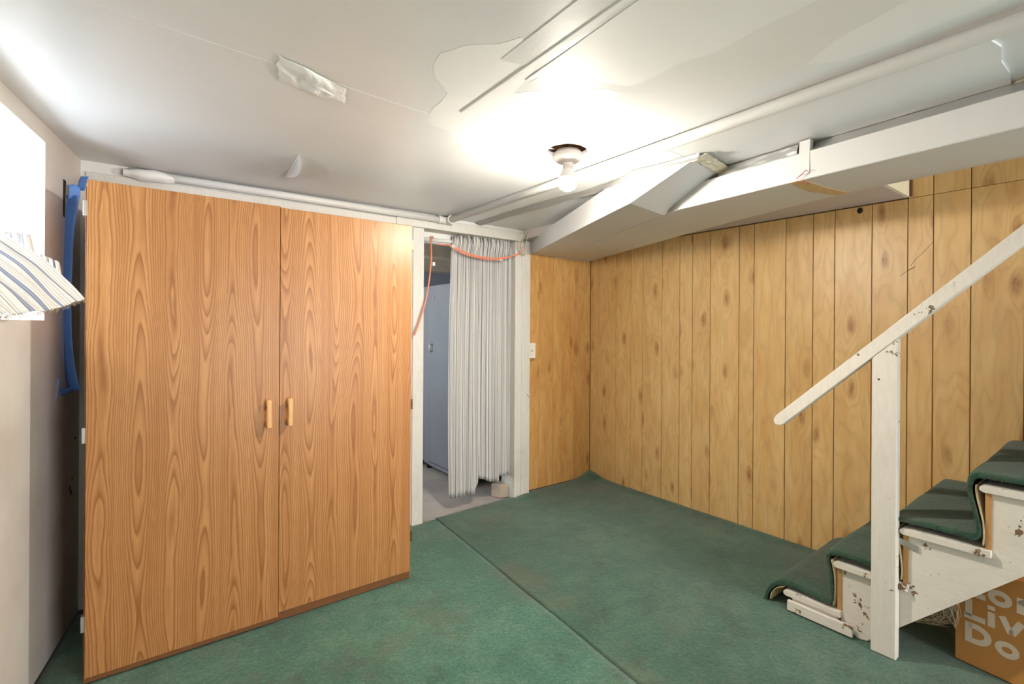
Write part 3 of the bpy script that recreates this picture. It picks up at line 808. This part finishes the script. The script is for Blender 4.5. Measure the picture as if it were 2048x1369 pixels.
def cabinet(name, label, x0, x1, y0, y1, h, split):
    t = thing(name, label, 'cabinet', ((x0 + x1) / 2, (y0 + y1) / 2, -0.012))
    b = MB(); b.box(x0 + 0.012, x1, y0, y1, 0.035, h, 0.004); b.build('body', M['cab_blue'], t)
    for (a, c_) in ((y0 + 0.02, y0 + 0.06), (y1 - 0.06, y1 - 0.02)):
        for (p, q_) in ((x0 + 0.03, x0 + 0.07), (x1 - 0.07, x1 - 0.03)): MB().box(p, q_, a, c_, -0.013, 0.036, 0.002).build('foot', M['dark'], t)
    d = MB().box(x0 - 0.004, x0 + 0.012, y0 + 0.004, split - 0.002, 0.075, h - 0.006, 0.003).build('door', M['cab_blue'], t)
    MB().box(x0 - 0.002, x0 + 0.012, split + 0.002, y1 - 0.002, 0.06, h - 0.006, 0.003).build('stile', M['cab_blue'], t)
    MB().box(x0 - 0.006, x0 + 0.012, y0 + 0.004, split - 0.002, 0.040, 0.068, 0.003).build('plinth', M['cab_blue'], t)
    q = MB(); q.tube(smooth_path([(x0 - 0.004, split - 0.05, 1.075), (x0 - 0.03, split - 0.05, 1.085), (x0 - 0.03, split - 0.05, 1.135), (x0 - 0.004, split - 0.05, 1.145)], 5), 0.007, 8)
    q.build('handle', M['metal'], d)
    q = MB(); q.tube([(x0 - 0.004, split - 0.07, 1.56), (x0 - 0.010, split - 0.07, 1.56)], 0.014, 14); q.build('lock', M['metal'], d)
    return t
cabinet('storage_cabinet', 'tall grey blue metal storage cabinet seen through the doorway', 2.105, 2.62, 3.42, 4.17, 1.675, 4.03)
o = cabinet('low_cabinet', 'lower pale blue cabinet just beyond the tall grey one', 2.05, 2.55, 4.24, 4.85, 1.12, 4.75)
# scrap block under the curtain
q = MB(); q.prism([(2.20, 3.06, -0.013), (2.268, 3.04, -0.013), (2.268, 3.16, -0.013), (2.17, 3.14, -0.013)], (0.004, 0.006, 0.10), 0.006)
tag(q.build('stone_block', m_plain('beige_stone', srgb(172, 158, 142), 0.8, var=0.15)), 'small beige block on the concrete under the curtain hem', 'block')

# ------------------------------------------------------------------ orange cord, cables, switch
oc = thing('extension_cord', 'thin orange cord looped over the curtain rod and swagged across the curtain', 'cord', (1.6, 2.94, 1.25))
q = MB()
path = [(1.416, 2.93, 1.245), (1.452, 2.925, 1.34), (1.50, 2.935, 1.48), (1.528, 2.945, 1.61), (1.545, 2.95, 1.745), (1.562, 2.985, 1.835), (1.582, 3.02, 1.888), (1.600, 3.045, 1.922), (1.626, 3.076, 1.918), (1.655, 3.085, 1.890), (1.672, 3.03, 1.872), (1.690, 2.978, 1.865),
        (1.715, 2.962, 1.857), (1.81, 2.957, 1.824), (1.93, 2.955, 1.803), (2.085, 2.955, 1.806), (2.20, 2.955, 1.828), (2.305, 2.95, 1.868), (2.318, 2.945, 1.915)]
q.tube(smooth_path(path, 8), 0.0052, 8); q.build('cord', M['cord'], oc)
q = MB(); q.tube(smooth_path([(1.69, 2.967, 1.861), (1.80, 2.962, 1.814), (1.95, 2.957, 1.792), (2.08, 2.957, 1.794), (2.2, 2.955, 1.822)], 8), 0.0036, 7); q.build('cord', M['cord'], oc)
MB().box(1.702, 1.728, 2.950, 2.966, 1.846, 1.866, 0.003).build('connector', M['tan_tape'], oc)
MB().box(1.549, 1.568, 2.936, 2.944, 1.707, 1.732, 0.002).build('tag', M['plastic'], oc)
MB().box(2.105, 2.130, 2.945, 2.962, 1.786, 1.802, 0.003).build('connector', M['tan_tape'], oc)

cb = thing('wiring', 'three cream electrical cables looping down the right side of the doorway', 'cable', (2.31, 2.94, 1.84))
for (dx, bul) in ((0.0, 0.03), (0.018, 0.018), (0.034, 0.0)):
    q = MB(); q.tube(smooth_path([(2.338 + dx * .8, 2.93, 2.043), (2.318 - bul + dx, 2.935, 1.985), (2.300 - bul + dx, 2.94, 1.915), (2.315 - bul * .5 + dx * .6, 2.945, 1.868), (2.352 + dx * .6, 2.99, 1.835)], 8), 0.0042, 7)
    q.build('cable', M['cable'], cb)

swt = thing('light_switch', 'white surface mounted light switch on the edge of the pine panelling', 'light switch', (2.45, 3.03, 1.06))
MB().box(2.414, 2.492, 3.002, 3.045, 1.058, 1.176, 0.004).build('box', M['plastic'], swt)
MB().box(2.414, 2.493, 2.996, 3.002, 1.057, 1.177, 0.002).build('faceplate', M['plastic'], swt)
MB().box(2.447, 2.459, 2.985, 2.998, 1.108, 1.126, 0.002).build('toggle', M['cable'], swt)
for z in (1.086, 1.148):
    q = MB(); q.tube([(2.453, 2.997, z), (2.453, 2.9945, z)], 0.003, 8); q.build('screw', M['metal'], swt)
hk = MB(); hk.tube(smooth_path([(2.385, 2.966, 0.785), (2.388, 2.955, 0.772), (2.400, 2.950, 0.765), (2.410, 2.958, 0.766)], 5), 0.0025, 6)
tag(hk.build('wall_hook', M['metal']), 'tiny wire hook on the white post beside the panelling', 'hook')

# ------------------------------------------------------------------ blue painter's tape
bt = thing('painters_tape', 'blue painter tape strips hanging in the corner left of the wardrobe', 'tape', (-0.24, 2.85, 1.0))
def ribbon(pts, w, name, wdir=(0.35, 0.9, 0.0), tw=0.0):
    P = smooth_path(pts, 6); n_ = len(P) - 1; wd_ = Vector(wdir).normalized()
    def fn(u, v):
        i = min(n_, int(round(v * n_))); p = P[i]
        ww = w * (1 + 0.18 * noise.noise((v * 5, 3, w * 100)))
        dv = wd_ + Vector((tw * math.sin(v * 7), 0, 0))
        return p + dv * ww * (u - 0.5) + Vector((0.003 * math.sin(u * PI), 0, 0))
    o = MB().grid(fn, 4, n_, True).build(name, M['tape_blue'], bt); solid(o, 0.0012); return o
VW = (0.8, -0.6, 0.0)
ribbon([(-0.234, 2.775, 1.845), (-0.238, 2.765, 1.79), (-0.246, 2.745, 1.62), (-0.250, 2.735, 1.42), (-0.243, 2.745, 1.22), (-0.232, 2.765, 1.08), (-0.222, 2.785, 1.02)], 0.050, 'tape_strip', VW, 0.1)
ribbon([(-0.268, 2.72, 1.33), (-0.268, 2.72, 1.22), (-0.272, 2.71, 1.12), (-0.280, 2.69, 1.05), (-0.290, 2.665, 1.0)], 0.020, 'tape_strip', VW)
ribbon([(-0.292, 2.655, 0.985), (-0.270, 2.70, 1.025), (-0.245, 2.755, 1.02), (-0.222, 2.80, 1.045)], 0.026, 'tape_strip', (0.1, 0.1, 1.0))
ribbon([(-0.296, 2.645, 0.955), (-0.289, 2.665, 0.985), (-0.281, 2.685, 1.03), (-0.277, 2.695, 1.08)], 0.040, 'tape_end', VW)
ribbon([(-0.246, 2.765, 1.855), (-0.232, 2.775, 1.862), (-0.212, 2.785, 1.858)], 0.060, 'tape_tag', (0.05, 0.05, 1.0))
ribbon([(-0.210, 2.80, 1.875), (-0.204, 2.82, 1.915), (-0.198, 2.83, 1.945)], 0.036, 'tape_tag', VW)

# ------------------------------------------------------------------ window curtain thrown over the sill
def px(u, v, y):   # helper: point on a view ray at depth y of the room (used for the free-form drape only)
    a = (u - 1024) / F_PX; b = -(v - V0) / F_PX
    d = rc * a + fw + uc * b
    t = y / d.y
    return Vector((d.x * t, y, CAM_H + d.z * t))
hem = [(-190, 600, 1.62), (-110, 628, 1.78), (-40, 634, 1.93), (0, 632, 1.99), (30, 628, 2.03), (75, 624, 2.08), (100, 621, 2.10), (130, 612, 2.14), (150, 605, 2.17), (169, 599, 2.20)]
hemP = smooth_path([px(*h) for h in hem], 10)
def drape(u, v):
    i = u * (len(hemP) - 1); k = min(len(hemP) - 2, int(i)); p = hemP[k].lerp(hemP[k + 1], i - k)
    # threads run up and back towards the window
    r = Vector((-0.30, 0.06, 0.245)) * (1 + 0.12 * math.sin(u * 5))
    sag = 0.028 * math.sin(PI * v) + 0.020 * v * v
    q = p + r * v * 1.15 + Vector((0.6, -0.3, 0.75)) * sag
    fold = 0.010 * math.sin(u * 38 + 2.0 * math.sin(v * 3)) * (0.35 + 0.65 * (1 - v)) + 0.012 * noise.noise((u * 9, v * 4, 2))
    q += Vector((0.5, -0.6, 0.6)) * fold * 0.7
    return q
wc = thing('window_curtain', 'blue and cream striped curtain thrown over the window ledge', 'curtain', tuple(px(60, 620, 2.1)))
solid(MB().grid(drape, 130, 40, True, lambda u, v: (u * 0.62, v)).build('drape', M['ticking'], wc), 0.0015)
def back_fold(u, v):
    a = px(-30 + 108 * u, 520 + 8 * u, 2.36); b = px(-30 + 90 * u, 462 + 8 * u * u, 2.38)
    q = a.lerp(b, v) + Vector((0, 0.008 * math.sin(u * 26), -0.03 * (1 - v)))
    return q
solid(MB().grid(back_fold, 40, 12, True, lambda u, v: (u * 0.30, v)).build('gathered_fold', M['ticking'], wc), 0.0015)
def dark_fold(u, v):
    a = px(80 + 46 * u, 538 + 30 * u, 2.33); b = px(80 + 38 * u, 508 + 16 * u, 2.36)
    return a.lerp(b, v) + Vector((0, 0.008 * math.sin(u * 20), 0))
solid(MB().grid(dark_fold, 20, 8, True, lambda u, v: (0.3 + u * 0.15, v)).build('gathered_fold', M['ticking'], wc), 0.0015)
# frayed threads along the hem
q = MB(); rr = random.Random(3)
for k in range(90):
    p = hemP[rr.randrange(20, len(hemP) - 1)]
    e = p + Vector((rr.uniform(-.006, .006), rr.uniform(-.006, .006), -rr.uniform(.004, .014)))
    q.tube([p, (p + e) / 2 + Vector((rr.uniform(-.003, .003), 0, 0)), e], 0.0006, 4, False)
q.build('frayed_threads', M['fuzz'], wc, 'stuff')

# ------------------------------------------------------------------ staircase
SX0, SX1 = 2.412, XR - 0.02
st = thing('staircase', 'white painted basement stairs with green carpet against the panelled wall', 'stairs', (2.78, 0.5, 0.0))
noses = [1.065, 0.860, 0.628, 0.398, 0.168, -0.062, -0.292]
tz = [0.090, 0.300, 0.520, 0.748, 0.970, 1.192, 1.414]
ris = [None, 0.836, 0.607, 0.371, 0.141, -0.089, -0.319]
# outer and inner stringer
prof = [(0.836, 0.045)]
for i in range(1, 6):
    prof += [(ris[i], tz[i] - 0.026), (ris[i + 1], tz[i] - 0.026)]
low = 0.747
end_y = ris[6]
prof += [(end_y, low - end_y), (0.742, 0.005), (0.775, 0.0)]
MB().prism([(SX0, y, z) for y, z in prof], (0.036, 0, 0), 0.0015).build('stringer', M['stair'], st)
MB().prism([(SX1 - 0.036, y, z) for y, z in prof], (0.036, 0, 0)).build('stringer', M['stair'], st)
for i in range(7):
    back = ris[i + 1] + 0.0 if i < 6 else -0.55
    q = MB()
    y1 = noses[i]; y0 = back - 0.004
    q.prism([(SX0 - 0.022, y1 - 0.010, tz[i] - 0.025), (SX0 - 0.022, y1, tz[i] - 0.018), (SX0 - 0.022, y1, tz[i] - 0.007), (SX0 - 0.022, y1 - 0.010, tz[i]), (SX0 - 0.022, y0, tz[i]), (SX0 - 0.022, y0, tz[i] - 0.025)], (SX1 - SX0 + 0.022, 0, 0), 0.001)
    q.build('tread', M['stair'], st)
for i in range(1, 7):
    MB().box(SX0 - 0.004, SX1, ris[i] - 0.004, ris[i] + 0.014, tz[i - 1] + 0.0005, tz[i] - 0.026, 0.001).build('riser', M['raw_wood'], st)
MB().box(SX0 - 0.012, SX1, 0.846, 1.030, 0.004, 0.0635, 0.002).build('bottom_block', M['stair'], st)
q = MB().box(SX0 - 0.030, SX0 - 0.013, 0.785, 1.045, 0.006, 0.052, 0.002); q.build('kick_strip', M['stair'], st)
# carpet runner: swept profile
th = 0.013
prof = [(1.150, 0.004), (1.142, 0.045), (1.118, 0.085), (1.085, 0.108), (1.04, 0.114), (0.90, 0.112), (0.872, 0.120), (0.866, 0.15), (0.872, 0.22), (0.885, 0.285), (0.886, 0.312), (0.868, 0.330), (0.83, 0.334)]
for i in (2, 3, 4, 5):
    r_, zt0, n_, zt1 = ris[i], tz[i - 1], noses[i], tz[i]
    prof += [(r_ + 0.09, zt0 + 0.030), (r_ + 0.046, zt0 + 0.031), (r_ + 0.030, zt0 + 0.050), (r_ + 0.034, zt0 + 0.10), (n_ + 0.024, zt1 - 0.05), (n_ + 0.026, zt1 - 0.004), (n_ + 0.018, zt1 + 0.022), (n_ - 0.012, zt1 + 0.031)]
prof += [(ris[6] + 0.05, tz[5] + 0.031)]
P2 = smooth_path([(0, a, b) for a, b in prof], 4)
n2 = len(P2) - 1
def runner(u, v):
    i = v * n2; k = min(n2 - 1, int(i)); p = P2[k].lerp(P2[k + 1], i - k)
    t = (P2[min(n2, k + 1)] - P2[k]).normalized(); nr = Vector((0, -t.z, t.y)) * -1
    x = SX0 - 0.014 + (SX1 - 0.002 - SX0 + 0.014) * u
    x += (0.008 * noise.noise((v * 40, 0, 3))) * (1 - u) ** 8
    w_ = 0.004 * noise.noise((x * 6, p.y * 6, p.z * 6))
    edge_ = -0.006 * math.exp(-(u / 0.02) ** 2)
    lift = 0.010 * math.exp(-((p.y - 1.14) / 0.04) ** 2) * u
    return (x, p.y + nr.y * (w_ + edge_) + lift, p.z + nr.z * (w_ + edge_) + 0.012 * u * (1 if p.z > 0.06 else 0.3))
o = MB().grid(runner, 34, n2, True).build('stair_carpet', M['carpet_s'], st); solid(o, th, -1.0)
for i in range(1, 6):
    r_ = 0.846 if i == 1 else ris[i]; n_ = noses[i] if i > 1 else 0.866
    z0, z1 = tz[i - 1] + 0.012, tz[i] - 0.006
    if i == 1: pr = [(0.862, z0), (0.856, z0 + 0.06), (0.858, z1 - 0.06), (0.870, z1 + 0.004)]
    else: pr = [(r_ + 0.018, z0), (r_ + 0.016, z0 + 0.04), (r_ + 0.020, z0 + 0.09), (n_ + 0.008, z1 - 0.04), (n_ + 0.010, z1)]
    Q = smooth_path([(0, a, b) for a, b in pr], 4); m_ = len(Q) - 1
    solid(MB().grid(lambda u, v: (SX0 - 0.012 + (SX1 - SX0) * u, Q[int(round(v * m_))].y, Q[int(round(v * m_))].z), 2, m_, True).build('carpet_backing', M['backing'], st), 0.004, 0)
# underside of the lifted tip on the lowest step
Q = smooth_path([(0, 1.128, 0.012), (0, 1.122, 0.045), (0, 1.102, 0.076), (0, 1.072, 0.093)], 4); m2_ = len(Q) - 1
solid(MB().grid(lambda u, v: (SX0 - 0.012 + (SX1 - SX0) * u, Q[int(round(v * m2_))].y, Q[int(round(v * m2_))].z), 2, m2_, True).build('carpet_backing', M['backing'], st), 0.004, 0)
# fuzzy tufts on the cut edge
q = MB(); rr = random.Random(5)
for k in range(900):
    v = rr.random(); p = Vector(runner(0.0, v))
    if p.y < 0.1: continue
    d = Vector((-rr.uniform(.002, .008), rr.uniform(-.004, .004), rr.uniform(-.007, .003)))
    q.add([p + Vector((0, -.0012, 0)), p + Vector((0, .0012, 0)), p + d], [(0, 1, 2)])
q.build('carpet_fringe', M['carpet_s'], st, 'stuff')
# cobweb fibres under the stringer
q = MB()
for k in range(60):
    a = Vector((SX0 + 0.02 + rr.uniform(0, .02), rr.uniform(.46, .60), 0)); a.z = low - a.y - 0.001
    b = Vector((SX0 + 0.03, 0.49 + rr.uniform(-.03, .05), 0.175 + rr.uniform(0, .06)))
    q.tube([a, a.lerp(b, .5) + Vector((0, rr.uniform(-.01, .01), -.012)), b], 0.0008, 4, False)
q.build('fibre_tangle', M['fuzz'], st, 'stuff')

# ------------------------------------------------------------------ handrail
hr = thing('handrail', 'white painted wooden handrail on a single post at the foot of the stairs', 'handrail', (2.39, 0.675, 0.0))
sl = (1.625 - 0.860) / (0.287 - 1.095)
def rz(y): return 0.860 + sl * (y - 1.095)
dr = Vector((0, -1, -sl)).normalized(); nrm = Vector((0, dr.z, -dr.y)); nrm = nrm if nrm.z > 0 else -nrm
A = Vector((2.366, 1.098, rz(1.098))); B = Vector((2.366, -0.55, rz(-0.55)))
hw = 0.0245
prof = [A + nrm * hw + dr * 0.030, A + nrm * (hw - 0.008) + dr * 0.008, A + nrm * 0.004, A - nrm * (hw - 0.012) + dr * 0.004, A - nrm * hw + dr * 0.022, B - nrm * hw, B + nrm * hw]
MB().prism(prof, (0.040, 0, 0), 0.003).build('rail', M['post'], hr)
py0, py1 = 0.632, 0.716
vz = hw / dr.y if dr.y else 0
off = hw / abs(dr.y)
pts = [(2.368, py1, 0.0), (2.368, py0, 0.0), (2.368, py0, rz(py0) - off - 0.001), (2.368, py1, rz(py1) - off - 0.001)]
MB().prism(pts, (0.040, 0, 0), 0.003).build('post', M['post'], hr)
q = MB(); q.prism([(2.406, 0.634, 0.475), (2.406, 0.634, 0.450), (2.406, 0.570, 0.435), (2.406, 0.570, 0.460)], (0.0045, 0, 0), 0.001); q.build('bracket', M['metal'], hr)
q = MB(); q.tube([(2.368, 0.692, 1.10), (2.3655, 0.692, 1.10)], 0.0035, 8); q.build('screw', M['dark'], hr)

# ------------------------------------------------------------------ cardboard box under the stairs
bx = thing('cardboard_box', 'brown cardboard box with white lettering under the stairs', 'box', (2.78, 0.22, 0.002))
rot = Matrix.Rotation(math.radians(-8.5), 3, 'Z'); pv = Vector((2.580, 0.498, 0))
def R3(p): return rot @ (Vector(p) - pv) + pv
BH = 0.385
q = MB(); q.box(2.580, 2.93, -0.02, 0.498, 0.002, BH, 0.003, rot, pv); q.build('carton', M['card'], bx)
q = MB(); q.box(2.582, 2.754, -0.018, 0.496, BH, BH + 0.004, 0.001, rot, pv); q.build('flap', M['card'], bx)
q = MB(); q.box(2.757, 2.928, -0.018, 0.496, BH, BH + 0.004, 0.001, rot, pv); q.build('flap', M['card'], bx)
def arc(cx, cy, rx, ry, a0, a1, n=18):
    return [(cx + rx * math.cos(math.radians(a0 + (a1 - a0) * k / n)), cy + ry * math.sin(math.radians(a0 + (a1 - a0) * k / n))) for k in range(n + 1)]
# bold grotesque letters as strokes: advance width, list of centre lines (unit = cap height)
GL = {'L': (0.66, [[(.14, 1.0), (.14, 0.13), (.14, .13)], [(0.0, .13), (.62, .13)]]),
      'D': (0.86, [[(.14, 0.0), (.14, 1.0)], [(.14, .13)] + arc(.34, .5, .36, .37, -90, 90) + [(.14, .87)]]),
      'o': (0.78, [arc(.36, .37, .24, .26, 0, 360, 28)]),
      'n': (0.74, [[(.13, 0.0), (.13, .74)], arc(.36, .38, .23, .24, 170, 0) + [(.59, 0.0)]]),
      'g': (0.78, [arc(.36, .37, .24, .26, 0, 360, 28), [(.60, .74), (.60, -.05)] + arc(.36, -.05, .24, .14, 0, -150)]),
      'i': (0.32, [[(.13, 0.0), (.13, .72)], [(.13, .83), (.13, 1.03)]]),
      'v': (0.72, [[(.10, .74), (.34, .04)], [(.62, .74), (.36, .04)]]),
      'e': (0.76, [[(.14, .37), (.58, .37)] + arc(.36, .37, .24, .26, 5, 320, 24)]),
      's': (0.66, [arc(.32, .52, .18, .13, 20, 270, 14) + arc(.32, .26, .20, .14, 90, -160, 14)])}
def lettering(word, cap, y, z):
    org = 0.0
    for ch in word:
        adv, strokes = GL[ch]; q = MB(); w = 0.27 * cap if ch in 'LDivn' else 0.245 * cap
        for st_ in strokes:
            P = [Vector((org + a * cap * 1.32, b * cap, 0)) for a, b in st_]; n_ = len(P); vs = []
            closed = (P[0] - P[-1]).length < 1e-5
            for k in range(n_):
                if closed: t = P[(k + 1) % (n_ - 1)] - P[(k - 1) % (n_ - 1)]
                else: t = P[min(k + 1, n_ - 1)] - P[max(k - 1, 0)]
                t.normalize(); nn = Vector((-t.y, t.x, 0)) * w / 2
                for pp in (P[k] + nn, P[k] - nn): vs.append(R3((2.5794, y - pp.x, z + pp.y)))
            q.add(vs, [(2 * k, 2 * k + 1, 2 * k + 3, 2 * k + 2) for k in range(n_ - 1)])
        q.build('printed_letter', M['card_print'], bx); org += adv * cap * 1.32
lettering('Long', 0.077, 0.470, 0.270)
lettering('Live', 0.077, 0.470, 0.180)
lettering('Dogs', 0.077, 0.470, 0.090)

# tidy helper properties
for o in bpy.data.objects:
    if '_o' in o: del o['_o']
